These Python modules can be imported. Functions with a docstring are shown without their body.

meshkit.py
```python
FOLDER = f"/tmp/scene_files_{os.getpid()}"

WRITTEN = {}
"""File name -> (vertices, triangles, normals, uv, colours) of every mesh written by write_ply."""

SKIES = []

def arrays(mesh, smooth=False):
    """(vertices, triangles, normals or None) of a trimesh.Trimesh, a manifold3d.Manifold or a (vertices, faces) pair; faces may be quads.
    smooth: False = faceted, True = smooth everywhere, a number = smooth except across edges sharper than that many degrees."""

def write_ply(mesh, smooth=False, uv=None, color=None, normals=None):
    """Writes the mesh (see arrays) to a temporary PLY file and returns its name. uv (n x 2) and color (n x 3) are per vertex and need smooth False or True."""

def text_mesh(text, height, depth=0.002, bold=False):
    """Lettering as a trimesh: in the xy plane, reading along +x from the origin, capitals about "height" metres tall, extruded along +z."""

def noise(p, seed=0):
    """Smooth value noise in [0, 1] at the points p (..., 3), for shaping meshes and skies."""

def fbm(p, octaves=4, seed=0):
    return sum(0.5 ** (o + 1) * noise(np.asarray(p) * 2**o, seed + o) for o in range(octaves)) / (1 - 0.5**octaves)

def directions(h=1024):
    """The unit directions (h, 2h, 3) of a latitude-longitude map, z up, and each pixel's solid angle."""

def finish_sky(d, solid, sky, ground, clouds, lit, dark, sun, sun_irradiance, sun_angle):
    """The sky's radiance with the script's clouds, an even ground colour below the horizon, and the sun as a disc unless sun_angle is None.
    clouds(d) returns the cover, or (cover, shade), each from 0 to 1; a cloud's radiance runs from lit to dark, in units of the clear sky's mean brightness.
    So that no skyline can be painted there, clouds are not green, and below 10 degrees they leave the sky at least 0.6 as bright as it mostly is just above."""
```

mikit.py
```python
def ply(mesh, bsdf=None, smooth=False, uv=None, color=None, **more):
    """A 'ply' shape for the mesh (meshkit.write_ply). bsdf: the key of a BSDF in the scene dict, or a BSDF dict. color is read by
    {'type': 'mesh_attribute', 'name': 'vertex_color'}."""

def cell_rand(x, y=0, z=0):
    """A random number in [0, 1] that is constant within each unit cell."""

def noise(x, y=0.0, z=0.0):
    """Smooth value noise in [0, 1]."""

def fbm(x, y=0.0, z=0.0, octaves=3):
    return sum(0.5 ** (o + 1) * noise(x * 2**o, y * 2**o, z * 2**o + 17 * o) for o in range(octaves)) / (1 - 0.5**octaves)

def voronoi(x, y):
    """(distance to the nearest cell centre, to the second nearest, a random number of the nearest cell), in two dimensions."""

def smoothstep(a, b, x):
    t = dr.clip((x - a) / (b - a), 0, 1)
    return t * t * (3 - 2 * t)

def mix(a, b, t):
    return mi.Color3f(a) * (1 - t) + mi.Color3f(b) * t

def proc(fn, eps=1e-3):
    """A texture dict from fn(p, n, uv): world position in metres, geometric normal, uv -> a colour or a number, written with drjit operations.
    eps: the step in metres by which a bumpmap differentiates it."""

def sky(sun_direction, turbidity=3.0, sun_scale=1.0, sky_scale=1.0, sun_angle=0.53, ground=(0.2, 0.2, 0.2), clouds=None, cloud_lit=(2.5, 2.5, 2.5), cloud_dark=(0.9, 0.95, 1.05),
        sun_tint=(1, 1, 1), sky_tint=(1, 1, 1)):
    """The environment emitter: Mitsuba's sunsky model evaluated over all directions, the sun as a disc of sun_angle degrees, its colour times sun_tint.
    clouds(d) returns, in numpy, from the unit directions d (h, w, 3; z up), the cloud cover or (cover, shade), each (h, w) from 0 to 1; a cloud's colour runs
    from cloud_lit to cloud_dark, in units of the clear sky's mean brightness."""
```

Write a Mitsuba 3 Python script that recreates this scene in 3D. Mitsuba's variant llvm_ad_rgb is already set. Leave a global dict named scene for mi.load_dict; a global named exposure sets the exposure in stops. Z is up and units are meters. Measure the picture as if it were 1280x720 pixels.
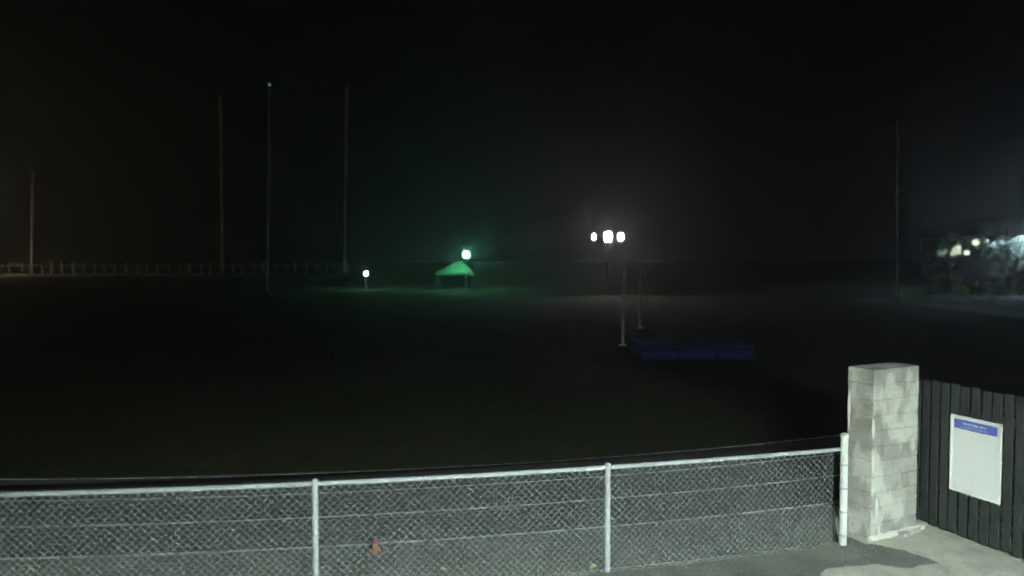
import math, random
import numpy as np, trimesh, mitsuba as mi, drjit as dr
import shapely.geometry as sg
from shapely import affinity
import mikit, meshkit
from mikit import proc, fbm, noise, voronoi, smoothstep, mix, cell_rand
T = mi.ScalarTransform4f
scene, labels = {}, {}
rng = np.random.default_rng(7)
random.seed(7)

# ------------------------------------------------------------------ camera, sky, exposure
W0, H0, F0, HZ, CAMZ = 1280.0, 720.0, 900.0, 325.0, 3.6       # photo size, focal length in its pixels, horizon row, eye height
PITCH = math.atan((360 - HZ) / F0)
scene['camera'] = {'type': 'thinlens', 'aperture_radius': 0.031, 'focus_distance': 13.5, 'fov': 2 * math.degrees(math.atan(640 / F0)), 'fov_axis': 'x', 'near_clip': 0.05, 'far_clip': 4000.0,
                   'to_world': T().look_at(origin=[0, 0, CAMZ], target=[0, math.cos(PITCH), CAMZ - math.sin(PITCH)], up=[0, 0, 1]),
                   'medium': {'type': 'ref', 'id': 'haze_air'}}
scene['sky'] = mikit.sky([-0.4, -0.8, 0.12], turbidity=3, sun_scale=0.0, sky_scale=0.0016 / 64, clouds=lambda d: 1.0, cloud_lit=(1.2, 0.8, 1.05), cloud_dark=(1.2, 0.8, 1.05), ground=(0.05, 0.05, 0.05))
exposure = 6.0
K = 2.0 ** -exposure               # every source below is written for exposure 0
HAZE = 0.0009
YARD = tuple(K * x for x in (1630.0, 1935.0, 1830.0))         # radiance of the yard lamp behind the camera
WHITE_L, GREEN_L, GREEN2_L = 190.0 * K, 470.0 * K, 170.0 * K
STREET_L, BLUE_L, FIELD_L = 6500.0 * K, 5200.0 * K, 1700.0 * K
scene['haze_air'] = {'type': 'homogeneous', 'albedo': 0.95, 'sigma_t': HAZE, 'phase': {'type': 'hg', 'g': 0.75}}


def ray(px, py):
    """pixel of the photograph -> (X/depth, Z/depth) for a level view axis"""
    u, v = (px - 640) / F0, (py - 360) / F0
    c, s = math.cos(PITCH), math.sin(PITCH)
    y, z = c - v * s, -s - v * c
    return u / y, z / y


def ground_at(px, py, z=0.0):
    u, w = ray(px, py)
    d = (z - CAMZ) / w
    return np.array([u * d, d, z])


def at(px, py, d):
    u, w = ray(px, py)
    return np.array([u * d, d, CAMZ + w * d])


# ------------------------------------------------------------------ materials
def two(b):
    return {'type': 'twosided', 'bsdf': b}


def mat(name, col, rough=0.7, metallic=0.0, spec=0.4, bump=None, bump_scale=0.002, **kw):
    c = {'type': 'rgb', 'value': list(col)} if isinstance(col, (tuple, list)) else proc(col)
    b = {'type': 'principled', 'base_color': c, 'roughness': rough, 'metallic': metallic, 'specular': spec, **kw}
    if bump is not None:
        b = {'type': 'bumpmap', 'tex': proc(bump, eps=2e-3), 'scale': bump_scale, 'bsdf': b}
    scene[name] = two(b)


def m_concrete(p, n, uv):
    g = fbm(p.x * 3, p.y * 3, p.z * 3, 4)
    f = noise(p.x * 90, p.y * 90, p.z * 90)
    spot = smoothstep(0.62, 0.75, fbm(p.x * 7 + 9, p.y * 7, p.z * 7, 3))
    c = mix((0.40, 0.39, 0.335), (0.58, 0.56, 0.485), g)
    c = mix(c, (0.17, 0.165, 0.14), spot * 0.22)
    return c * (0.72 + 0.56 * f)


def m_asphalt(p, n, uv):
    f = noise(p.x * 120, p.y * 120, p.z * 120)
    g = fbm(p.x * 2.2, p.y * 2.2, 3.0, 4)
    s = smoothstep(0.8, 0.9, noise(p.x * 55 + 3, p.y * 55, 1.0))
    c = mix((0.115, 0.117, 0.107), (0.21, 0.208, 0.188), g)
    return mix(c * (0.6 + 0.8 * f), (0.33, 0.32, 0.28), s * 0.7)


def m_track(p, n, uv):
    f = noise(p.x * 70, p.y * 70, p.z * 70)
    g = fbm(p.x * 0.9, p.y * 0.9, 5.0, 4)
    h = fbm(p.x * 5, p.y * 5, 2.0, 3)
    return mix((0.072, 0.074, 0.073), (0.125, 0.125, 0.12), 0.6 * g + 0.4 * h) * (0.7 + 0.6 * f)


def m_verge(p, n, uv):
    f = noise(p.x * 110, p.y * 110, p.z * 110)
    g = fbm(p.x * 1.6, p.y * 1.6, 8.0, 4)
    return mix((0.10, 0.105, 0.095), (0.20, 0.20, 0.175), g) * (0.6 + 0.8 * f)


def m_verge2(p, n, uv):
    return m_verge(p, n, uv) * 1.45


def m_line(p, n, uv):
    w = smoothstep(0.42, 0.62, fbm(p.x * 9, p.y * 9, 4.0, 4))
    return mix((0.52, 0.55, 0.54), (0.18, 0.18, 0.18), w * 0.75)


def m_grass(p, n, uv):
    g = fbm(p.x * 0.35, p.y * 0.35, 1.0, 4)
    f = fbm(p.x * 7, p.y * 7, 1.0, 3)
    return mix((0.022, 0.027, 0.016), (0.050, 0.056, 0.032), 0.5 * g + 0.5 * f)


def block_col(base):
    def fn(p, n, uv):
        g = fbm(p.x * 6 + 4, p.y * 6, p.z * 6, 4)
        f = noise(p.x * 130, p.y * 130, p.z * 130)
        # limewash left in scuffed patches over the bare block
        w = smoothstep(0.46, 0.60, fbm(p.x * 4.5 + 21, p.y * 4.5 + 3, p.z * 2.2, 4))
        stain = smoothstep(0.55, 0.68, fbm(p.x * 9 + 2, p.y * 9, p.z * 1.8 + 7, 3))
        c = mix([0.62 * b for b in base], base, g)
        c = mix(c, (0.72, 0.72, 0.64), w * 0.62)
        c = mix(c, (0.24, 0.20, 0.15), stain * 0.35)
        return c * (0.74 + 0.52 * f)
    return fn


def m_bump_fine(p, n, uv):
    return fbm(p.x * 60, p.y * 60, p.z * 60, 3)


def m_board(k):
    def fn(p, n, uv):
        g = fbm(p.x * 22 + k, p.y * 22, p.z * 1.6, 4)
        f = noise(p.x * 160, p.y * 160, p.z * 9)
        return mix((0.024, 0.028, 0.027), (0.047, 0.052, 0.05), g) * (0.8 + 0.4 * f) * (0.88 + 0.08 * k)
    return fn


def m_galv(p, n, uv):
    c, c2, r = voronoi(p.x * 90 + p.z * 31, p.y * 90 + p.z * 77)
    g = fbm(p.x * 14, p.y * 14, p.z * 14, 3)
    return mix((0.38, 0.41, 0.41), (0.55, 0.59, 0.585), 0.5 * g + 0.5 * r)


def m_leaf(a, b):
    def fn(p, n, uv):
        return mix(a, b, fbm(p.x * 1.7, p.y * 1.7, p.z * 1.7, 3))
    return fn


def m_blue(p, n, uv):
    f = fbm(p.x * 2.2, p.y * 2.2, p.z * 5, 3)
    return mix((0.02, 0.03, 0.11), (0.036, 0.05, 0.19), f)


mat('mat_concrete', m_concrete, 0.85, bump=m_bump_fine, bump_scale=0.006)
mat('mat_asphalt', m_asphalt, 0.85, bump=m_bump_fine, bump_scale=0.009)
mat('mat_track', m_track, 0.9, bump=m_bump_fine, bump_scale=0.006)
mat('mat_line', m_line, 0.8)
mat('mat_verge2', m_verge2, 0.9, bump=m_bump_fine, bump_scale=0.008)
mat('mat_verge', m_verge, 0.9, bump=m_bump_fine, bump_scale=0.008)
mat('mat_grass', m_grass, 0.95, spec=0.1)
mat('mat_block', block_col((0.455, 0.45, 0.41)), 0.9, bump=m_bump_fine, bump_scale=0.008)
mat('mat_block_dark', block_col((0.41, 0.385, 0.335)), 0.9, bump=m_bump_fine, bump_scale=0.008)
mat('mat_block_pale', block_col((0.52, 0.52, 0.475)), 0.9, bump=m_bump_fine, bump_scale=0.008)
mat('mat_mortar', block_col((0.38, 0.37, 0.335)), 0.95)
mat('mat_limewash', m_concrete, 0.85)
mat('mat_white_rub', (0.74, 0.74, 0.67), 0.8)
for k in range(3):
    mat(f'mat_board_{k}', m_board(k), 0.85)
mat('mat_galv', m_galv, 0.5, 0.15, 0.5)
mat('mat_wire', (0.62, 0.69, 0.675), 0.5, 0.15, 0.5)
mat('mat_white_paint', (0.76, 0.78, 0.75), 0.5)
mat('mat_sign_white', (0.80, 0.81, 0.79), 0.45)
mat('mat_sign_blue', (0.10, 0.14, 0.50), 0.45)
mat('mat_sign_print', (0.58, 0.62, 0.74), 0.45)
mat('mat_blue_vinyl', m_blue, 0.8, spec=0.2)
mat('mat_orange', (0.30, 0.13, 0.085), 0.7)
mat('mat_yellow_leaf', m_leaf((0.55, 0.50, 0.20), (0.72, 0.66, 0.36)), 0.7)
mat('mat_pole', m_leaf((0.42, 0.36, 0.26), (0.56, 0.49, 0.37)), 0.7)
mat('mat_pale_post', m_leaf((0.62, 0.66, 0.58), (0.8, 0.8, 0.7)), 0.6)
mat('mat_wood_post', m_leaf((0.36, 0.36, 0.28), (0.55, 0.52, 0.42)), 0.8)
mat('mat_dark_metal', (0.06, 0.06, 0.065), 0.5)
mat('mat_reflector', (0.6, 0.62, 0.62), 0.35)
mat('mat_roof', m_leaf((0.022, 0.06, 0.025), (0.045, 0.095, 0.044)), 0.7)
mat('mat_wall_dark', m_leaf((0.035, 0.034, 0.032), (0.06, 0.058, 0.055)), 0.9)
mat('mat_roof_dark', (0.05, 0.05, 0.05), 0.9)
mat('mat_bark', m_leaf((0.07, 0.055, 0.04), (0.13, 0.11, 0.085)), 0.9)
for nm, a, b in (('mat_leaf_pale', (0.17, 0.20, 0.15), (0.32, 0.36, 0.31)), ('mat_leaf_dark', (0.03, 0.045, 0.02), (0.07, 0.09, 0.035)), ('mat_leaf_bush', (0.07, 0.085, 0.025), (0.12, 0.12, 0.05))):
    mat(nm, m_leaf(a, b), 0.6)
mat('mat_weed', m_leaf((0.13, 0.14, 0.06), (0.30, 0.28, 0.15)), 0.7)
mat('mat_kerb', m_leaf((0.08, 0.08, 0.07), (0.16, 0.155, 0.13)), 0.9)
mat('mat_black', (0.02, 0.02, 0.02), 0.7)


# ------------------------------------------------------------------ helpers
def obj(key, mesh, m, smooth=False, emit=None, **lab):
    assert key not in scene, key
    d = mikit.ply(mesh, m, smooth=smooth)
    if emit is not None:
        d['emitter'] = {'type': 'area', 'radiance': {'type': 'rgb', 'value': [float(x) for x in emit]}}
    scene[key] = d
    if lab:
        labels[key] = lab
    return key


def numbered(key):
    if not any(k == key or k.startswith(key + '__') for k in scene) and key not in labels:
        return key
    i = 1
    while f'{key}_{i:03d}' in labels or any(k == f'{key}_{i:03d}' or k.startswith(f'{key}_{i:03d}__') for k in scene):
        i += 1
    return f'{key}_{i:03d}'


def thing(name, label, category, group=None):
    key = numbered(name)
    labels[key] = {'label': label, 'category': category}
    if group:
        labels[key]['group'] = group
    return key


def part(parent, name, mesh, m, smooth=False, emit=None, **lab):
    return obj(numbered(parent + '__' + name), mesh, m, smooth, emit, **lab)


def struct(key, mesh, m, label=None, smooth=False):
    obj(key, mesh, m, smooth)
    labels[key] = {'kind': 'structure'}
    if label:
        labels[key]['label'] = label


def cat(ms):
    return trimesh.util.concatenate(list(ms))


def box(c, size, rz=0.0, ch=0.0):
    """box centred at c; ch > 0 chamfers every edge"""
    sx, sy, sz = [s / 2 for s in size]
    if ch <= 0:
        m = trimesh.creation.box(size)
    else:
        pts = []
        for a in (-1, 1):
            for b in (-1, 1):
                for e in (-1, 1):
                    pts += [(a * sx, b * (sy - ch), e * (sz - ch)), (a * (sx - ch), b * sy, e * (sz - ch)), (a * (sx - ch), b * (sy - ch), e * sz)]
        m = trimesh.convex.convex_hull(np.array(pts))
    if rz:
        m.apply_transform(trimesh.transformations.rotation_matrix(rz, [0, 0, 1]))
    m.apply_translation(c)
    return m


def tube(pts, radii, n=10, caps=True):
    p = np.asarray(pts, float)
    r = np.broadcast_to(np.asarray(radii, float), (len(p),))
    t = np.gradient(p, axis=0)
    t /= np.linalg.norm(t, axis=1, keepdims=True) + 1e-12
    ref = np.array([0, 0, 1.0]) if abs(t[:, 2]).mean() < 0.8 else np.array([1.0, 0, 0])
    a = np.cross(t, ref)
    a /= np.linalg.norm(a, axis=1, keepdims=True) + 1e-12
    b = np.cross(t, a)
    ang = np.arange(n) * 2 * np.pi / n
    v = p[:, None] + r[:, None, None] * (np.cos(ang)[None, :, None] * a[:, None] + np.sin(ang)[None, :, None] * b[:, None])
    v = v.reshape(-1, 3)
    i, j = np.meshgrid(np.arange(len(p) - 1), np.arange(n), indexing='ij')
    A, B, C, D = i * n + j, i * n + (j + 1) % n, (i + 1) * n + (j + 1) % n, (i + 1) * n + j
    f = np.vstack([np.stack([A, D, C], -1).reshape(-1, 3), np.stack([A, C, B], -1).reshape(-1, 3)])
    if caps:
        v = np.vstack([v, p[0], p[-1]])
        k = np.arange(n)
        f = np.vstack([f, np.stack([k, (k + 1) % n, k * 0 + len(v) - 2], 1), np.stack([(len(p) - 1) * n + (k + 1) % n, (len(p) - 1) * n + k, k * 0 + len(v) - 1], 1)])
    return trimesh.Trimesh(v, f, process=False)


def vtube(x, y, z0, z1, r0, r1=None, n=12, lean=(0, 0)):
    zs = np.linspace(z0, z1, 6)
    t = (zs - z0) / max(z1 - z0, 1e-9)
    return tube(np.stack([x + lean[0] * t, y + lean[1] * t, zs], 1), r0 + ((r1 if r1 is not None else r0) - r0) * t, n)


def sphere(c, r, sub=2):
    m = trimesh.creation.icosphere(sub, r)
    m.apply_translation(c)
    return m


def lathe(profile, c, n=24):
    m = trimesh.creation.revolve(np.asarray(profile, float), sections=n)
    m.apply_translation(c)
    return m


def sheet(poly, z):
    v, f = trimesh.creation.triangulate_polygon(poly, engine='earcut')
    v = np.column_stack([v, np.full(len(v), z)])
    m = trimesh.Trimesh(v, f, process=False)
    if m.face_normals[:, 2].mean() < 0:
        m.invert()
    return m


def wobble(pts, amp, step, seed):
    """closed outline, resampled and made uneven"""
    ring = sg.LinearRing(pts)
    s = np.arange(0, ring.length, step)
    q = np.array([ring.interpolate(x).coords[0] for x in s])
    nz = np.column_stack([meshkit.fbm(np.column_stack([q * 2.2, q[:, :1] * 0 + k]), 4, seed + k) for k in (0, 5)]) - 0.5
    return sg.Polygon(q + nz * 2 * amp).buffer(0)


# ------------------------------------------------------------------ the track and the fence: one bend, its centre far out in the infield
# depth along the lane lines read off the photograph, d(X) = d0 + b X + c X^2, offset outwards lane by lane
def lane_pts(off, x0=-16, x1=16, n=120):
    """points on a circle of the track's bend; off metres nearer to or farther from the camera than the outermost lane line"""
    R0, cx, cy = 44.0, -8.6, 8.47 + 44.0
    R = R0 - off
    ang = np.linspace(-1.9, 1.9, n) - math.pi / 2
    return np.column_stack([cx + R * np.cos(ang), cy + R * np.sin(ang)])


gx = [-1500, -400, -120, -40, 0, 40, 120, 400, 1500]
struct('ground', sheet(sg.box(-1600, -40, 1600, 2300), -0.012), 'mat_grass', 'dark grass field reaching into the night')
outer, inner = lane_pts(-0.03), lane_pts(3 * 1.07 + 0.12)          # a track of three lanes, dark grass inside it
verge = sg.Polygon(np.vstack([lane_pts(-2.6), lane_pts(-0.032)[::-1]]))
struct('running_track', sheet(sg.Polygon(np.vstack([outer, inner[::-1]])), -0.004), 'mat_track', 'grey running track bending away behind the fence')
struct('verge', sheet(verge.intersection(sg.box(-25, 0, 6.4, 30)), -0.003), 'mat_verge', 'grey gritty strip between the fence and the outermost lane line')
for k in range(4):
    hw = 0.028
    a, b = lane_pts(k * 1.07 - hw), lane_pts(k * 1.07 + hw)
    struct('lane_line' if k == 0 else f'lane_line_{k:03d}', sheet(sg.Polygon(np.vstack([a, b[::-1]])), 0.0), 'mat_line', 'pale painted lane line on the running track')

# fence line in plan, at its posts and between
ftop = [(-260, 623.0), (0, 618.5), (195, 613.0), (391, 604.5), (575, 595.5), (761, 584.0), (905, 574.0), (1050, 561.5)]
FH = 1.22
fp = np.array([ground_at(px, py, FH)[:2] for px, py in ftop])
cf = np.polyfit(fp[:, 0], fp[:, 1], 2)
fx1 = fp[-1, 0]
fxs = np.linspace(-9.5, fx1, 140)
fpl = np.column_stack([fxs, np.polyval(cf, fxs)])
farc = np.concatenate([[0], np.cumsum(np.linalg.norm(np.diff(fpl, axis=0), axis=1))])


def fence_xy(s):
    s = np.asarray(s, float)
    return np.column_stack([np.interp(s, farc, fpl[:, 0]), np.interp(s, farc, fpl[:, 1])])


def s_of_px(px):
    u = fpl[:, 0] / fpl[:, 1] * F0 + 640
    return float(np.interp(px, u, farc))


# paving on this side of the fence: concrete, with a dark asphalt area that has a ragged edge
pave = sg.Polygon(np.vstack([fpl, [[4.7, 10.4], [6.2, 10.4], [14, 10.4], [14, -12], [-16, -12], [-16, fpl[0, 1]]]])).buffer(0)
struct('pavement', sheet(pave, 0.004), 'mat_concrete', 'pale concrete paving in front of the pillar')
dk = [(-900, 760), (0, 748), (391, 733), (560, 726), (660, 719), (761, 710.5), (860, 697), (985, 679), (1030, 669), (1056, 668), (1083, 679), (1108, 683), (1135, 690), (1160, 699),
      (1168, 706), (1140, 713), (1100, 708), (1060, 709), (1035, 716), (1010, 735), (960, 800), (0, 1000), (-900, 1000)]
hole = [(992, 689), (1005, 681), (1040, 677), (1072, 682), (1082, 690), (1070, 698), (1035, 699), (1005, 697)]
dkp = wobble([ground_at(*q)[:2] for q in dk], 0.13, 0.018, 3)
hp = wobble([ground_at(*q)[:2] for q in hole], 0.11, 0.015, 11)
dkp = dkp.difference(hp).intersection(pave.buffer(-0.02))
big = [g for g in getattr(dkp, 'geoms', [dkp]) if g.area > 0.004]
struct('asphalt_patch_001', sheet(hp.intersection(pave.buffer(-0.02)), 0.008), 'mat_verge2', 'paler worn oval in the dark asphalt by the pillar')
struct('asphalt_patch', cat([sheet(g, 0.008) for g in big]), 'mat_asphalt', 'dark ragged asphalt area between fence and pillar')

# ------------------------------------------------------------------ the chain link fence
fence = thing('chain_link_fence', 'low galvanised chain link fence with a curved top rail along the running track', 'fence')
rail = np.column_stack([fence_xy(np.linspace(0, farc[-1], 90)), np.full(90, FH)])
part(fence, 'top_rail', tube(rail, 0.024, 12), 'mat_galv', True)
for px in (391, 761):
    for s in [s_of_px(px)]:
        x, y = fence_xy([s])[0]
        prof = [(0, -0.02), (0.031, -0.02), (0.031, FH - 0.015), (0.036, FH - 0.012), (0.037, FH + 0.028), (0.03, FH + 0.045), (0.012, FH + 0.058), (0, FH + 0.06)]
        part(fence, 'post', lathe(prof, (x, y - 0.005, 0), 16), 'mat_galv', 40)
s_prev = s_of_px(391) - 3.35
x, y = fence_xy([s_prev])[0]
part(fence, 'post', lathe(prof, (x, y - 0.005, 0), 16), 'mat_galv', 40)
xe, ye = fence_xy([farc[-1]])[0]
ee = at(1054, 541, ye)
prof = [(0, -0.02), (0.045, -0.02), (0.045, ee[2] - 0.05), (0.052, ee[2] - 0.045), (0.053, ee[2] - 0.02), (0.03, ee[2]), (0, ee[2] + 0.004)]
part(fence, 'end_post', lathe(prof, (xe + 0.05, ye - 0.01, 0), 20), 'mat_white_paint', 40, label='thick whitish end post beside the block pillar')
bands = []
for z in (0.12, 0.42, 0.72, 1.02):
    bands.append(lathe([(0.046, z), (0.054, z), (0.054, z + 0.025), (0.046, z + 0.025)], (xe + 0.05, ye - 0.01, 0), 18))
part(fence, 'tension_band', cat(bands), 'mat_galv', 40, kind='stuff')
# woven mesh: zigzag wires, each hooked round its neighbour
pitch, rowh, wr = 0.0425, 0.0415, 0.0018
zs = np.arange(0.02, FH + 0.01, rowh)
V, Fc = [], []
nw = int((farc[-1] - 0.3) / pitch)
nz_ = len(zs)
ring = np.array([[1.41, 0], [0, 1], [-1.41, 0], [0, -1.0]]) * wr
ii, jj = np.meshgrid(np.arange(nz_ - 1), np.arange(4), indexing='ij')
qa, qb, qc, qd = ii * 4 + jj, ii * 4 + (jj + 1) % 4, (ii + 1) * 4 + (jj + 1) % 4, (ii + 1) * 4 + jj
wf = np.vstack([np.stack([qa, qb, qc], -1).reshape(-1, 3), np.stack([qa, qc, qd], -1).reshape(-1, 3)])
for i in range(nw):
    s0 = 0.25 + i * pitch
    sgn = np.where((np.arange(nz_) + i) % 2 == 0, -1, 1)
    xy = fence_xy(s0 + sgn * pitch * 0.52)
    dn = np.gradient(fence_xy(np.array([s0 - .05, s0, s0 + .05])), axis=0)[1]
    dn /= np.linalg.norm(dn)
    nrm = np.array([-dn[1], dn[0]])
    sag = 0.016 * (meshkit.noise(np.column_stack([np.full(nz_, s0 * 0.9), zs * 2, zs * 0]), 3) - 0.5)
    xy = xy + nrm * (sgn * 0.0022 + sag - 0.030)[:, None]
    P = np.concatenate([(xy[:, None] + ring[None, :, :1] * dn + ring[None, :, 1:] * nrm), np.broadcast_to(zs[:, None, None], (nz_, 4, 1))], -1).reshape(-1, 3)
    V.append(P)
    Fc.append(wf + i * len(P))
part(fence, 'mesh', trimesh.Trimesh(np.vstack(V), np.vstack(Fc), process=False), 'mat_wire', False, kind='stuff')
ties = []
for s in np.arange(0.4, farc[-1] - 0.3, 0.45):
    q = fence_xy([s])[0]
    ang = np.linspace(0, 2 * np.pi, 9)
    ties.append(tube(np.column_stack([np.full(9, q[0]), q[1] + 0.0275 * np.cos(ang), FH + 0.0275 * np.sin(ang)]), 0.002, 4, False))
part(fence, 'tie_wire', cat(ties), 'mat_galv', True, kind='stuff')
wb = np.column_stack([fence_xy(np.linspace(0, farc[-1], 90)), np.full(90, 0.045)])
wb[:, 1] -= 0.03
part(fence, 'bottom_wire', tube(wb, 0.0025, 5), 'mat_galv', True)

# ------------------------------------------------------------------ the block pillar
pil = thing('block_pillar', 'weathered pale concrete block pillar with scuffed whitewash at the end of the chain link fence', 'pillar')
Fc_ = ground_at(1088, 675)[:2]
A = math.radians(25.2)
e1, e2 = np.array([math.cos(A), math.sin(A)]), np.array([-math.sin(A), math.cos(A)])
PW, PD, PH = 0.885, 0.39, 2.2
ctr = Fc_ + e1 * PW / 2 + e2 * PD / 2
part(pil, 'mortar', box((ctr[0], ctr[1], PH / 2 - 0.01), (PW - 0.024, PD - 0.024, PH - 0.02), A), 'mat_mortar')
courses, chh = 11, PH / 11
pal = ['mat_block'] * 4 + ['mat_block_pale']


def rough_block(c, size, rz, seed):
    m = box((0, 0, 0), size, 0, 0.009)
    m = m.subdivide_to_size(0.13)
    v = m.vertices.copy()
    d = meshkit.fbm(v * 16 + seed * 3.1, 3, seed) - 0.5
    out = v / np.array(size)
    v += np.sign(out) * (np.abs(out) > 0.42) * (d * 0.011)[:, None]
    m = trimesh.Trimesh(v, m.faces, process=False)
    m.apply_transform(trimesh.transformations.rotation_matrix(rz, [0, 0, 1]))
    m.apply_translation(c)
    return m


for k in range(courses):
    cuts = [0, 0.39, PW] if k % 2 == 0 else [0, 0.19, 0.585, PW]
    for i in range(len(cuts) - 1):
        w = cuts[i + 1] - cuts[i] - 0.005
        mid = (cuts[i] + cuts[i + 1]) / 2
        zc = (k + 0.5) * chh
        j = random.uniform(-0.004, 0.004)
        c = Fc_ + e1 * mid + e2 * (PD / 2 + j)
        mm = pal[random.randrange(5)]
        if k in (7, 8) and i == 0:
            mm = 'mat_block_dark'
        if k in (1, 2) and i <= 1:
            mm = 'mat_block_pale'
        part(pil, 'block', rough_block((c[0], c[1], zc), (w, PD, chh - 0.005), A, k * 5 + i), mm, 25)
# splashes of white render stuck to the arris and along the foot
ren = []


def dab(along, zc, w, h, face=0, seed=0, t=0.012):
    m = trimesh.creation.icosphere(3, 1.0)
    v = m.vertices * np.array([w / 2, t, h / 2])
    v *= (0.75 + 0.5 * meshkit.fbm(m.vertices * 2.1 + seed, 3, seed))[:, None]
    m = trimesh.Trimesh(v, m.faces, process=False)
    if face:
        m.apply_transform(trimesh.transformations.rotation_matrix(A + math.pi / 2, [0, 0, 1]))
        c = Fc_ + e2 * along
    else:
        m.apply_transform(trimesh.transformations.rotation_matrix(A, [0, 0, 1]))
        c = Fc_ + e1 * along
    m.apply_translation((c[0], c[1], zc))
    return m


for a, zc, w, h, f in ((0.015, 1.43, 0.05, 0.26, 0), (0.02, 0.98, 0.05, 0.22, 0), (0.02, 0.62, 0.045, 0.12, 0), (0.15, 0.06, 0.05, 0.26, 0), (0.36, 1.62, 0.04, 0.5, 1), (0.1, 0.4, 0.05, 0.3, 0)):
    part(pil, 'render_splash', dab(a, zc, w, h, f, int(a * 100 + zc * 10)), 'mat_white_rub', True)
# low mortar fillet round the foot
ft = []
for t in np.linspace(0.0, PW + 0.06, 15):
    c = Fc_ + e1 * t - e2 * 0.005
    m = trimesh.creation.icosphere(2, 1.0)
    m.apply_scale([0.055, 0.045 + 0.02 * random.random(), 0.035 + 0.02 * random.random()])
    m.apply_transform(trimesh.transformations.rotation_matrix(A + random.uniform(-.2, .2), [0, 0, 1]))
    m.apply_translation((c[0], c[1], 0.012))
    ft.append(m)
part(pil, 'mortar_fillet', cat(ft), 'mat_white_rub', True)
# footing slab that shows at the right of the pillar
fs = wobble([tuple(Fc_ + e1 * a + e2 * b) for a, b in ((0.45, -0.13), (0.8, -0.10), (1.16, 0.02), (1.17, 0.25), (0.9, 0.42), (0.5, 0.3))], 0.02, 0.04, 5)
fm = trimesh.creation.extrude_polygon(fs, 0.05, engine='earcut')
fm.apply_translation((0, 0, -0.01))
part(pil, 'footing', fm, 'mat_block_pale', label='pale concrete footing showing at the right of the pillar')

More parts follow.
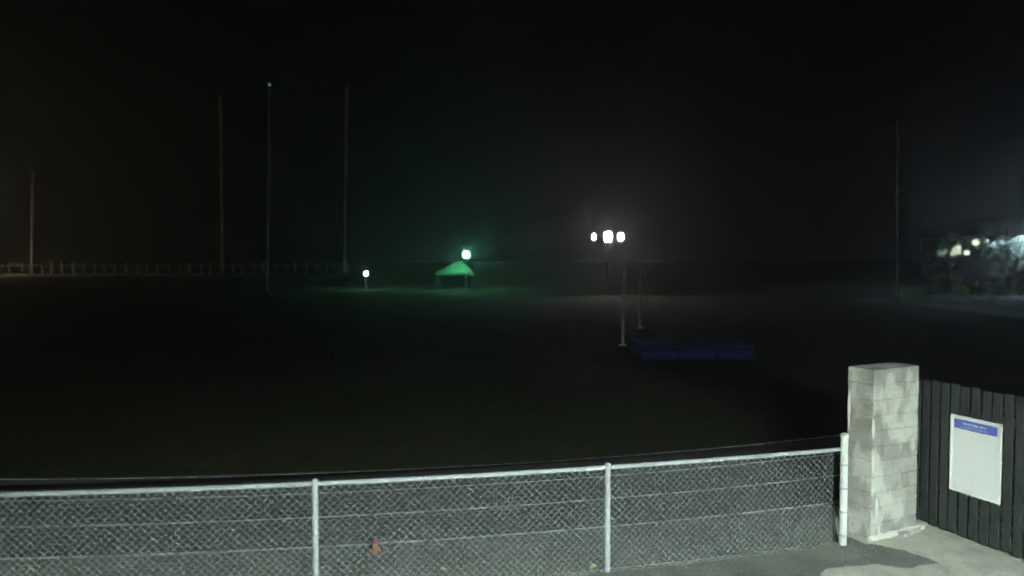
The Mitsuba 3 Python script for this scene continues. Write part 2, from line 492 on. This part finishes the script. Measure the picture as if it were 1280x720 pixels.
# ------------------------------------------------------------------ the board fence at the right and its sign
bf = thing('board_fence', 'dark vertical board fence running towards the viewer from the block pillar', 'fence')
p0, p1 = ground_at(1163, 659)[:2], ground_at(1281, 704.5)[:2]
bd = (p1 - p0) / np.linalg.norm(p1 - p0)
bn = np.array([bd[1], -bd[0]])
if bn[0] > 0:
    bn = -bn                                   # towards the paving
bang = math.atan2(bd[1], bd[0])
BW = 0.112
GAP = 0.028
nb = 30
S00 = -2 * (BW + GAP)
for i in range(nb):
    s = S00 - 0.02 + i * (BW + GAP) + BW / 2
    c = p0 + bd * s + bn * random.uniform(-0.004, 0.004)
    h = 1.98 + random.uniform(-0.015, 0.015)
    bot = 0.045 + random.uniform(-0.01, 0.01)
    m = box((0, 0, 0), (BW, 0.02, h - bot), 0, 0.004)
    m.apply_transform(trimesh.transformations.rotation_matrix(random.uniform(-0.004, 0.004), [0, 1, 0]) @ trimesh.transformations.rotation_matrix(random.uniform(-0.025, 0.025), [0, 0, 1]))
    m.apply_transform(trimesh.transformations.rotation_matrix(bang, [0, 0, 1]))
    m.apply_translation((c[0], c[1], (h + bot) / 2))
    part(bf, 'board', m, f'mat_board_{random.randrange(3)}')
L = nb * (BW + GAP)
for z in (0.35, 1.65):
    c = p0 + bd * (L / 2 + S00) - bn * 0.037
    part(bf, 'rail', box((c[0], c[1], z), (L, 0.045, 0.09), bang, 0.004), 'mat_board_0')
for s in (0.12, 2.2, L + S00 - 0.05):
    c = p0 + bd * s - bn * 0.112
    part(bf, 'post', box((c[0], c[1], 0.98), (0.1, 0.1, 1.99), bang, 0.006), 'mat_board_1')

sign = thing('notice_sign', 'white rectangular notice sign with a blue header on the dark board fence', 'sign')


def on_fence(px, py, off):
    """where the line of sight meets the plane off metres in front of the boards: (distance along the fence, height)"""
    u, w = ray(px, py)
    q = p0 + bn * off
    # q + s*bd = d*(u,1)
    M = np.array([[u, -bd[0]], [1, -bd[1]]])
    d, s = np.linalg.solve(M, q)
    return s, CAMZ + w * d


sTL, sBR = on_fence(1190, 519, 0.02), on_fence(1250.5, 630, 0.02)
sTR, sBL = on_fence(1253, 529, 0.02), on_fence(1186, 612, 0.02)
s0, s1 = (sTL[0] + sBL[0]) / 2, (sTR[0] + sBR[0]) / 2
z1, z0 = (sTL[1] + sTR[1]) / 2, (sBL[1] + sBR[1]) / 2
SW, SH = s1 - s0, z1 - z0


def sbox(u0, u1, v0, v1, o0, o1, ch=0.0):
    """box on the sign: u from its left, v from its foot, o0..o1 out of the boards"""
    c = p0 + bd * (s0 + (u0 + u1) / 2) + bn * ((o0 + o1) / 2)
    return box((c[0], c[1], z0 + (v0 + v1) / 2), (u1 - u0, o1 - o0, v1 - v0), bang, ch)


part(sign, 'panel', sbox(0.012, SW - 0.012, 0.012, SH - 0.012, 0.014, 0.020), 'mat_sign_white')
fr = 0.022
for a in ((0, SW, SH - fr, SH), (0, SW, 0, fr), (0, fr, fr + 0.001, SH - fr - 0.001), (SW - fr, SW, fr + 0.001, SH - fr - 0.001)):
    part(sign, 'frame', sbox(*a, 0.012, 0.034, 0.003), 'mat_white_paint')
part(sign, 'header', sbox(0.045, SW - 0.055, SH * 0.832, SH * 0.952, 0.020, 0.0215), 'mat_sign_blue', label='blue header band with pale lettering too small to read')
pr = []
r2 = random.Random(4)
for row, (v, hh, a, b) in enumerate(((SH * 0.907, 0.030, 0.16, SW - 0.2), (SH * 0.862, 0.020, 0.13, SW - 0.17))):
    u = a
    while u < b:
        w = hh * r2.uniform(0.35, 0.8)
        pr.append(sbox(u, u + w * 0.75, v - hh / 2, v + hh / 2 * r2.uniform(0.6, 1), 0.0215, 0.0222))
        u += w + (hh * 0.5 if r2.random() < 0.2 else 0.003)
part(sign, 'header_print', cat(pr), 'mat_sign_print', kind='stuff')
for uu in (0.011, SW - 0.011):
    for vv in (0.011, SH - 0.011):
        c = p0 + bd * (s0 + uu) + bn * 0.035
        part(sign, 'screw', sphere((c[0], c[1], z0 + vv), 0.006, 1), 'mat_galv', True)

# ------------------------------------------------------------------ small things on the ground
c = ground_at(470, 690)
cone = thing('training_cone', 'small orange training cone on the track behind the mesh', 'cone')
part(cone, 'base', box((c[0], c[1], 0.012), (0.17, 0.17, 0.022), 0.3, 0.006), 'mat_orange')
part(cone, 'body', lathe([(0.062, 0.0231), (0.053, 0.05), (0.026, 0.155), (0.02, 0.163), (0.013, 0.16), (0.016, 0.14)], (c[0], c[1], 0), 20), 'mat_orange', 40)


def leaf(c, size, seed):
    g = 14
    u, v = np.meshgrid(np.linspace(-1, 1, g), np.linspace(-1, 1, g), indexing='ij')
    wd = 0.62 * np.sqrt(np.clip(1 - v ** 2, 0.0, 1)) * (1 + 0.22 * np.cos(v * 9))
    x, y = u * wd, v
    z = 0.16 + 0.55 * meshkit.fbm(np.stack([x * 1.6 + seed, y * 1.6, x * 0], -1), 3, seed) * (0.4 + np.abs(u))
    P = np.stack([x, y, z], -1).reshape(-1, 3) * size
    i, j = np.meshgrid(np.arange(g - 1), np.arange(g - 1), indexing='ij')
    a = i * g + j
    f = np.vstack([np.stack([a, a + g, a + g + 1], -1).reshape(-1, 3), np.stack([a, a + g + 1, a + 1], -1).reshape(-1, 3)])
    m = trimesh.Trimesh(P, f, process=False)
    m.apply_transform(trimesh.transformations.rotation_matrix(seed * 1.3, [0, 0, 1]))
    m.apply_translation(c)
    return m


for i, (px, py, sz, lb) in enumerate(((742, 711.5, 0.062, 'pale yellow curled leaf at the foot of the right fence post'), (555, 714, 0.05, 'pale yellow curled leaf on the ground midway between the two fence posts'))):
    q = ground_at(px, py)
    obj(numbered('fallen_leaf'), leaf((q[0], q[1], 0.006), sz, i + 2), 'mat_yellow_leaf', True, label=lb, category='leaf', group='fallen leaves by the fence')

# weeds along the fence foot, grit on the paving
r3 = np.random.default_rng(21)
bl_v, bl_f = [], []
for s_ in np.concatenate([r3.uniform(2.5, farc[-1] - 0.3, 60), r3.uniform(farc[-1] - 0.5, farc[-1] - 0.02, 10)]):
    q0 = fence_xy([s_])[0] + [0, r3.uniform(-0.03, 0.07)]
    for _ in range(int(r3.integers(4, 14))):
        b0 = np.array([q0[0] + r3.normal() * 0.03, q0[1] + r3.normal() * 0.02, 0.0])
        dv = np.array([r3.normal() * 0.04, r3.normal() * 0.04, r3.uniform(0.03, 0.10)])
        sd = np.array([r3.normal(), r3.normal(), 0.0]); sd *= 0.0035 / np.linalg.norm(sd)
        k0 = len(bl_v)
        bl_v += [b0 - sd, b0 + sd, b0 + dv * 0.55 + sd * 0.7, b0 + dv * 0.55 - sd * 0.7, b0 + dv * 1.0 + [dv[0] * 0.6, dv[1] * 0.6, 0]]
        bl_f += [[k0, k0 + 1, k0 + 2], [k0, k0 + 2, k0 + 3], [k0 + 3, k0 + 2, k0 + 4]]
obj('weeds', trimesh.Trimesh(np.array(bl_v), np.array(bl_f), process=False), 'mat_weed', label='short dry weeds along the foot of the chain link fence', category='weeds', kind='stuff')
gm = []
for _ in range(420):
    px, py = r3.uniform(560, 1275), r3.uniform(668, 722)
    q0 = ground_at(px, py)
    if not pave.buffer(-0.05).contains(sg.Point(q0[0], q0[1])):
        continue
    m = trimesh.creation.icosahedron()
    m.vertices += r3.normal(size=m.vertices.shape) * 0.18
    m.apply_scale(r3.uniform(0.003, 0.008))
    m.apply_translation((q0[0], q0[1], 0.012))
    gm.append(m)
obj('grit', cat(gm), 'mat_concrete', label='loose pale grit scattered on the paving', category='grit', kind='stuff')

# ------------------------------------------------------------------ infield: landing mat, posts
mt = thing('landing_mat', 'long blue landing mat lying out on the dark field', 'mat')
c = ground_at(872, 452)
for i, (dx, w) in enumerate(((-1.36, 1.28), (0.0, 1.32), (1.36, 1.28))):
    m = box((0, 0, 0), (w + 0.06, 2.5, 0.42), 0, 0.09).subdivide_to_size(0.3)
    v = m.vertices.copy()
    v[:, 2] += np.where(v[:, 2] > 0, 0.10 * (meshkit.fbm(v * 0.9 + i * 7, 3, 2) - 0.4), 0)
    m = trimesh.Trimesh(v, m.faces, process=False)
    m.apply_translation((c[0] + dx, c[1] + 1.25, 0.22))
    part(mt, 'cushion', m, 'mat_blue_vinyl', 40)
m = box((0, 0, 0), (4.05, 2.6, 0.08), 0, 0.03).subdivide_to_size(0.25)
v = m.vertices.copy()
v[:, 2] += 0.09 * (meshkit.fbm(v * 1.3 + 3, 3, 9) - 0.5)
m = trimesh.Trimesh(v, m.faces, process=False)
m.apply_translation((c[0], c[1] + 1.25, 0.52))
part(mt, 'top_cover', m, 'mat_blue_vinyl', 40)

for px, y0, y1, lb in ((778.5, 432, 338, 'pale thin post below the white floodlights, the nearer of the two'), (800, 410, 338, 'pale thin post right of the nearer post below the floodlights, the farther of the two')):
    q = ground_at(px, y0)
    top = at(px, y1, q[1])
    k = thing('thin_post', lb, 'post', 'pale thin posts on the field')
    part(k, 'shaft', vtube(q[0], q[1], 0, top[2], 0.055, 0.05, 12, (0.04, 0)), 'mat_pale_post', True)
    part(k, 'base_plate', box((q[0], q[1], 0.02), (0.3, 0.3, 0.04), 0, 0.005), 'mat_galv')
    part(k, 'cap', sphere((q[0] + 0.04, q[1], top[2]), 0.062, 2), 'mat_pale_post', True)

# ------------------------------------------------------------------ tall poles
def tall_pole(px0, ytop, px1, ybase, d, r, label, arms=True, head=False):
    b = at(px1, ybase, d)
    t = at(px0, ytop, d)
    k = thing('tall_pole', label, 'pole', 'tall thin poles round the field')
    part(k, 'shaft', vtube(b[0], b[1], 0, t[2], r, r * 0.72, 12, (t[0] - b[0], 0)), 'mat_pole', True)
    part(k, 'foot', lathe([(0, 0), (r * 2.2, 0), (r * 2.2, 0.5), (r * 1.3, 0.62), (0, 0.62)], (b[0], b[1], 0), 16), 'mat_wall_dark', 30)
    if head:
        part(k, 'crossarm', box((t[0], t[1], t[2] - 0.3), (2.0, 0.12, 0.12), 0, 0.01), 'mat_dark_metal')
        for o in (-0.85, -0.3, 0.3, 0.85):
            lm = part(k, 'lamp_housing', lathe([(0, 0.16), (0.1, 0.15), (0.17, 0.02), (0.19, -0.12), (0.185, -0.12), (0.0, -0.09)], (t[0] + o, t[1] - 0.1, t[2] - 0.52), 14), 'mat_dark_metal', 40)
    return k, t


tall_pole(40.5, 215, 39.5, 347, 170, 0.24, 'tall thin pole nearest the left edge of the picture')
tall_pole(276, 118, 279, 345, 172, 0.34, 'tall thin pole behind the far fence, second from the left edge')
kk, tt = tall_pole(337, 112, 333.5, 372, 68, 0.10, 'tall thin pole with a small light at its tip, standing nearer than the far fence')
part(kk, 'tip_light', sphere((tt[0] + 0.05, tt[1] - 0.15, tt[2] + 0.42), 0.12, 2), 'mat_reflector', True, emit=[K * x for x in (0.1, 0.18, 0.21)])
part(kk, 'tip_bracket', vtube(tt[0] + 0.05, tt[1] - 0.15, tt[2] - 0.25, tt[2] + 0.32, 0.02, n=8), 'mat_dark_metal', True)
tall_pole(434, 108, 431.5, 345, 170, 0.36, 'tall thin pole just left of the small green lamp')
tall_pole(1122.5, 150, 1121.5, 384, 60, 0.05, 'tall thin pole rising behind the block pillar')

# ------------------------------------------------------------------ the far fence at the left
ff = thing('far_fence', 'far fence of closely spaced upright posts beyond the field at the left', 'fence')
d = 162.0
x0, x1 = at(-40, 345, d)[0], at(436, 345, d)[0]
rr = random.Random(12)
n = int((x1 - x0) / 2.36)
for i in range(n + 1):
    x = x0 + (x1 - x0) * i / n + rr.uniform(-0.25, 0.25)
    h = 3.45 + rr.uniform(-0.45, 0.25)
    w = rr.choice((0.13, 0.16, 0.22, 0.27))
    part(ff, 'post', box((x, d + rr.uniform(-.1, .1), h / 2), (w, w, h), rr.uniform(-.2, .2), 0.015), 'mat_wood_post')
part(ff, 'kerb', box(((x0 + x1) / 2, d, 0.24), (x1 - x0, 0.5, 0.5), 0, 0.03), 'mat_kerb')
for z in (2.35,):
    part(ff, 'rail', box(((x0 + x1) / 2, d + 0.2, z), (x1 - x0, 0.08, 0.12), 0, 0.01), 'mat_wood_post')


# ------------------------------------------------------------------ lamps far out
fl = thing('floodlight_mast', 'mast with three glaring white floodlights in a row out on the field', 'floodlight')
dF = 75.0
cF = at(760, 296, dF)
part(fl, 'mast', vtube(cF[0], cF[1] + 0.35, 0, cF[2] - 0.1, 0.09, 0.06), 'mat_dark_metal', True)
part(fl, 'crossbar', box((cF[0], cF[1] + 0.35, cF[2] - 0.05), (3.4, 0.1, 0.1), 0, 0.01), 'mat_dark_metal')
for px, w, h, col, k in ((742.5, 0.26, 0.62, (1.0, 1.0, 0.92), 0.5), (760, 0.72, 1.02, (1.0, 0.97, 0.97), 1.0), (776, 0.48, 0.76, (1.0, 0.86, 0.84), 0.75)):
    q = at(px, 296, dF)
    # housing: an open tapered box, the lens set back in it
    fx = [(-w / 2 - 0.05, -h / 2 - 0.05), (w / 2 + 0.05, -h / 2 - 0.05), (w / 2 + 0.05, h / 2 + 0.05), (-w / 2 - 0.05, h / 2 + 0.05)]
    outer_ = sg.Polygon(fx)
    hm = trimesh.creation.extrude_polygon(outer_.difference(sg.box(-w / 2, -h / 2, w / 2, h / 2)), 0.24, engine='earcut')
    back = trimesh.creation.extrude_polygon(outer_.buffer(-0.002), 0.03, engine='earcut')
    hm = cat([hm, back])
    hm.apply_transform(trimesh.transformations.rotation_matrix(math.pi / 2, [1, 0, 0]))
    hm.apply_translation((q[0], q[1] + 0.2, q[2]))
    hk = part(fl, 'floodlight', hm, 'mat_dark_metal')
    nv = 16
    a = np.linspace(0, 2 * np.pi, nv, endpoint=False)
    sq = lambda c_: np.sign(c_) * np.abs(c_) ** 0.6
    top = np.where(np.sin(a) > 0, 1.0, 0.8)
    lens = trimesh.Trimesh(np.vstack([np.column_stack([q[0] + w * 0.5 * sq(np.cos(a)) * 0.98, np.full(nv, q[1] + 0.02), q[2] + h * 0.5 * sq(np.sin(a)) * 0.98]), [[q[0], q[1] + 0.02, q[2]]]]),
                           np.column_stack([np.arange(nv), (np.arange(nv) + 1) % nv, np.full(nv, nv)]), process=False)
    if lens.face_normals[:, 1].mean() > 0:
        lens.invert()
    obj(hk + '__lens', lens, 'mat_reflector', emit=[WHITE_L * k * x for x in col])


def globe_lamp(name, label, px, py, d, r, col, zbase=0.0):
    q = at(px, py, d)
    k = thing(name, label, 'lamp', 'green-white lamps on the field')
    part(k, 'pole', vtube(q[0], q[1], zbase, q[2] - r - 0.04, 0.05, 0.045), 'mat_pale_post', True)
    part(k, 'collar', lathe([(0, -r - 0.05), (r * 0.7, -r - 0.05), (r * 0.75, -r * 0.8), (0.05, -r * 0.75)], q, 16), 'mat_dark_metal', 30)
    part(k, 'globe', sphere(q, r, 3), 'mat_reflector', True, emit=col)
    return k, q


gl, gq = globe_lamp('green_lamp', 'bright green-white lamp on a pole beside the lit pointed roof', 582.5, 318.5, 86.6, 0.33, [GREEN_L * x for x in (0.22, 1.0, 0.62)])
globe_lamp('green_lamp', 'small green-white lamp on a low post right of the tall poles', 457.5, 342, 87.5, 0.21, [GREEN2_L * x for x in (0.42, 1.0, 0.78)])

sh = thing('field_shelter', 'small open shelter with a pointed roof lit green by the lamp beside it', 'shelter')
aC, eL, eR = at(572, 325, 90.0), at(547, 341, 90), at(593, 341, 90)
ez = eL[2]
hw = (eR[0] - eL[0]) / 2
cx, cy = (eL[0] + eR[0]) / 2, 90.0
cs = np.array([[cx - hw, cy - hw, ez], [cx + hw, cy - hw, ez], [cx + hw, cy + hw, ez], [cx - hw, cy + hw, ez], [aC[0] + 0.3, cy, aC[2]]])
cs2 = cs - [0, 0, 0.06]
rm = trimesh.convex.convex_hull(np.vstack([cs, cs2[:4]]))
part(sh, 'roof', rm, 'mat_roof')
for i in range(4):
    a, b = cs[i], cs[(i + 1) % 4]
    mid = (a + b) / 2
    part(sh, 'valance', box((mid[0], mid[1], ez - 0.17), (np.linalg.norm(b - a) - 0.02, 0.02, 0.2), math.atan2(b[1] - a[1], b[0] - a[0])), 'mat_roof')
    q = cs[i] + (np.array([cx, cy, 0]) - [cs[i][0], cs[i][1], 0]) * 0.05
    part(sh, 'post', vtube(q[0], q[1], 0, ez - 0.06, 0.05), 'mat_dark_metal', True)

# street lamp past the left edge that lights the far fence, street lamp past the right edge in front of the tree
def street_lamp(x, y, z, col, label, ax, arm=1.2):
    k = thing('street_lamp', label, 'street lamp', 'street lamps beyond the field')
    part(k, 'pole', vtube(x, y, 0, z, 0.1, 0.06), 'mat_galv', True)
    tip = np.array([x + ax[0] * arm, y + ax[1] * arm, z + 0.1])
    part(k, 'arm', tube(np.linspace([x, y, z - 0.05], tip, 6), 0.04, 8), 'mat_galv', True)
    an = math.atan2(ax[1], ax[0])
    hd = part(k, 'lamp_head', box(tip + [0, 0, 0.05], (0.7, 0.32, 0.12), an, 0.03), 'mat_dark_metal')
    obj(hd + '__lens', box(tip + [0, 0, -0.05], (0.6, 0.26, 0.06), an, 0.01), 'mat_reflector', emit=col)


street_lamp(-124, 146, 8.0, [STREET_L * x for x in (1, 0.86, 0.6)], 'street lamp past the far fence at the left', (0.8, 0.6))
tq = at(1266, 322, 76.0)
street_lamp(at(1306, 300, 75)[0], 74.4, 7.4, [BLUE_L * x for x in (0.58, 0.82, 1.0)], 'street lamp beside the bluish lit tree at the right edge', (-1.0, 0.2))


# ------------------------------------------------------------------ trees, bushes, far building at the right
def tree(name, label, base, height, crown_c, crown_r, nleaf, leafmat, seed, lsize, clumps=26, catn='tree'):
    r = np.random.default_rng(seed)
    k = thing(name, label, catn, 'low bushes at the far right' if catn == 'bush' else None)
    top = np.array([crown_c[0], crown_c[1], crown_c[2] + crown_r[2] * 0.4])
    b = np.array([base[0], base[1], 0.0])
    limbs = [tube(np.array([b, b * 0.7 + top * 0.3 + [0.08, 0, 0], b * 0.35 + top * 0.65, top]), [height * 0.028, height * 0.022, height * 0.015, height * 0.006], 8)]
    ends = []
    for i in range(clumps):
        u = r.normal(size=3)
        u /= np.linalg.norm(u)
        e = np.asarray(crown_c) + u * np.asarray(crown_r) * r.uniform(0.45, 1.0)
        t = r.uniform(0.3, 0.95)
        s = b * (1 - t) + top * t
        midp = (s + e) / 2 + [0, 0, 0.12 * height * r.uniform(-0.1, 0.6)]
        limbs.append(tube(np.array([s, midp, e]), [height * 0.011, height * 0.007, height * 0.003], 5))
        ends.append(e)
        for _ in range(3):
            e2_ = e + r.normal(size=3) * np.asarray(crown_r) * 0.2
            limbs.append(tube(np.array([midp, (midp + e2_) / 2, e2_]), [height * 0.005, height * 0.004, height * 0.002], 4))
            ends.append(e2_)
    part(k, 'trunk', cat(limbs), 'mat_bark', True)
    ends = np.array(ends)
    P = ends[r.integers(len(ends), size=nleaf)] + r.normal(size=(nleaf, 3)) * np.asarray(crown_r) * 0.11
    a = r.normal(size=(nleaf, 3)); a /= np.linalg.norm(a, axis=1, keepdims=True)
    bb = np.cross(a, r.normal(size=(nleaf, 3))); bb /= np.linalg.norm(bb, axis=1, keepdims=True)
    s = lsize * r.uniform(0.6, 1.4, size=(nleaf, 1))
    V = np.stack([P - a * s, P + bb * s * 0.45, P + a * s, P - bb * s * 0.45], 1).reshape(-1, 3)
    q = np.arange(nleaf)[:, None] * 4
    part(k, 'crown', trimesh.Trimesh(V, np.vstack([q + [0, 1, 2], q + [0, 2, 3]]), process=False), leafmat)
    return k


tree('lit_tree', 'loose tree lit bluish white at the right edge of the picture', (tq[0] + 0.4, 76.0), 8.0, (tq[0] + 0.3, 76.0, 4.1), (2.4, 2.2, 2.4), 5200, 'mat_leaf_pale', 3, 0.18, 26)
for i, (px, d, w, h, lb) in enumerate(((1172, 74, 1.8, 1.8, 'dim low bush, leftmost of the row under the lit windows'), (1196, 71, 2.0, 2.2, 'dim low bush, second from the left in the row under the lit windows'),
                                       (1222, 69, 2.0, 2.0, 'dim low bush below the round lamp at the right'), (1248, 66, 2.1, 2.2, 'dim low bush below the left side of the bluish lit tree'),
                                       (1276, 65, 2.1, 2.0, 'dim low bush at the right edge below the bluish lit tree'))):
    x = (px - 640) / F0 * d
    tree('low_bush', lb, (x, d), h, (x, d, h * 0.52), (w * 0.6, w * 0.5, h * 0.45), 1500, 'mat_leaf_bush', 40 + i, 0.09, 16, 'bush')

bl = thing('far_house', 'dark house with a few lit windows behind the trees at the right', 'house')
A0, A1 = at(1150, 340, 141)[:2], at(1252, 340, 133)[:2]
hd_ = (A1 - A0) / np.linalg.norm(A1 - A0)
hn = np.array([hd_[1], -hd_[0]])
if hn @ A0 > 0:
    hn = -hn
hang = math.atan2(hd_[1], hd_[0])
HLn = np.linalg.norm(A1 - A0)
hc = (A0 + A1) / 2 - hn * 5.0
part(bl, 'wall', box((hc[0], hc[1], 4.1), (HLn, 10.0, 8.2), hang), 'mat_wall_dark')
rf = trimesh.convex.convex_hull(np.array([[-HLn / 2 - .4, -5.5, 0], [HLn / 2 + .4, -5.5, 0], [HLn / 2 + .4, 5.5, 0], [-HLn / 2 - .4, 5.5, 0], [-HLn / 2 - .4, 0, 3.0], [HLn / 2 + .4, 0, 3.0]]))
rf.apply_transform(trimesh.transformations.rotation_matrix(hang, [0, 0, 1]))
rf.apply_translation((hc[0], hc[1], 8.21))
part(bl, 'roof', rf, 'mat_roof_dark')


def on_house(px, py, off):
    u, w = ray(px, py)
    M = np.array([[u, -hd_[0]], [1, -hd_[1]]])
    dd, s = np.linalg.solve(M, A0 + hn * off)
    return s, CAMZ + w * dd


for px, py, w, h, col in ((1175, 317, 0.5, 0.75, (0.10, 0.16, 0.08)), (1186.5, 314.5, 1.5, 1.1, (0.42, 0.50, 0.34)), (1197, 312.5, 0.75, 1.2, (0.40, 0.48, 0.34)), (1208.5, 316, 0.55, 0.5, (0.75, 0.85, 0.66))):
    s, z = on_house(px, py, 0.03)
    w, h = w * 1.4, h * 1.4
    c = A0 + hd_ * s + hn * 0.03
    wk = part(bl, 'window', cat([box((c[0] + hd_[0] * o[0], c[1] + hd_[1] * o[0], z + o[1]), sz, hang) for o, sz in (((0, h / 2 + 0.04), (w + 0.16, 0.1, 0.08)), ((0, -h / 2 - 0.04), (w + 0.16, 0.1, 0.08)),
              ((-w / 2 - 0.04, 0), (0.08, 0.1, h)), ((w / 2 + 0.04, 0), (0.08, 0.1, h)), ((0, 0), (0.05, 0.06, h)))]), 'mat_wall_dark')
    obj(wk + '__pane', box((c[0], c[1], z), (w, 0.02, h), hang), 'mat_reflector', emit=[K * x * 2.2 for x in col])
s, z = on_house(1220, 303, 0.7)
c = A0 + hd_ * s + hn * 0.7
wl = thing('wall_lamp', 'round pale yellow lamp on the wall of the far house', 'lamp')
part(wl, 'globe', sphere((c[0], c[1], z), 0.55, 3), 'mat_reflector', True, emit=[K * x for x in (1.3, 1.4, 0.95)])
m = tube(np.linspace([c[0] - hn[0] * 0.7, c[1] - hn[1] * 0.7, z - 0.1], [c[0] - hn[0] * 0.5, c[1] - hn[1] * 0.5, z - 0.02], 4), 0.04, 8)
part(wl, 'bracket', m, 'mat_dark_metal', True)
tree('dark_tree', 'dark thin tree crossing the lit windows of the far house', (at(1184, 330, 78)[0], 78), 6.5, (at(1187, 330, 78)[0], 78, 4.4), (2.1, 1.8, 1.9), 1100, 'mat_leaf_dark', 9, 0.13, 18)

# ------------------------------------------------------------------ the yard lamp behind the camera that lights the fence, the pillar and the sign
yl = thing('yard_lamp', 'long strip lamp on two poles behind the viewer, shining down on the fence', 'lamp')
YX, YY, YZ, YL = 2.8, -1.6, 3.9, 3.0
for x in (YX - 1.2, YX + 1.2):
    part(yl, 'pole', vtube(x, YY - 0.3, 0, YZ + 0.12, 0.07, 0.05), 'mat_dark_metal', True)
hk = part(yl, 'lamp_head', box((YX, YY, YZ + 0.09), (YL + 0.1, 0.34, 0.12), 0, 0.02), 'mat_dark_metal')
q = np.array([[-YL / 2, -.13], [YL / 2, -.13], [YL / 2, .13], [-YL / 2, .13]]) + [YX, YY]
lens = trimesh.Trimesh(np.column_stack([q, np.full(4, YZ + 0.02)]), np.array([[0, 2, 1], [0, 3, 2]]), process=False)
obj(hk + '__lens', lens, 'mat_reflector', emit=YARD)

# floodlight bank far past the left edge that lights the tall poles from the side
fb = thing('field_floodlight', 'floodlight bank on a mast far past the left edge of the picture', 'floodlight')
FX, FY, FZ = -330.0, 165.0, 16.0
part(fb, 'mast', vtube(FX - 0.4, FY, 0, FZ + 1, 0.25, 0.18), 'mat_dark_metal', True)
hk = part(fb, 'housing', box((FX, FY, FZ), (0.4, 3.2, 2.4), 0, 0.03), 'mat_dark_metal')
lens = trimesh.Trimesh(np.array([[FX + .205, FY - 1.5, FZ - 1.1], [FX + .205, FY + 1.5, FZ - 1.1], [FX + .205, FY + 1.5, FZ + 1.1], [FX + .205, FY - 1.5, FZ + 1.1]]), np.array([[0, 1, 2], [0, 2, 3]]), process=False)
obj(hk + '__lens', lens, 'mat_reflector', emit=[FIELD_L * x for x in (1.0, 0.84, 0.58)])

# ------------------------------------------------------------------ night air
scene['haze'] = {'type': 'cube', 'to_world': T().translate([0, 1150, 29]).scale([1700, 1200, 31]), 'bsdf': {'type': 'null'}, 'interior': {'type': 'ref', 'id': 'haze_air'}}
labels['haze'] = {'kind': 'stuff', 'label': 'thin misty night air around the lamps', 'category': 'haze'}
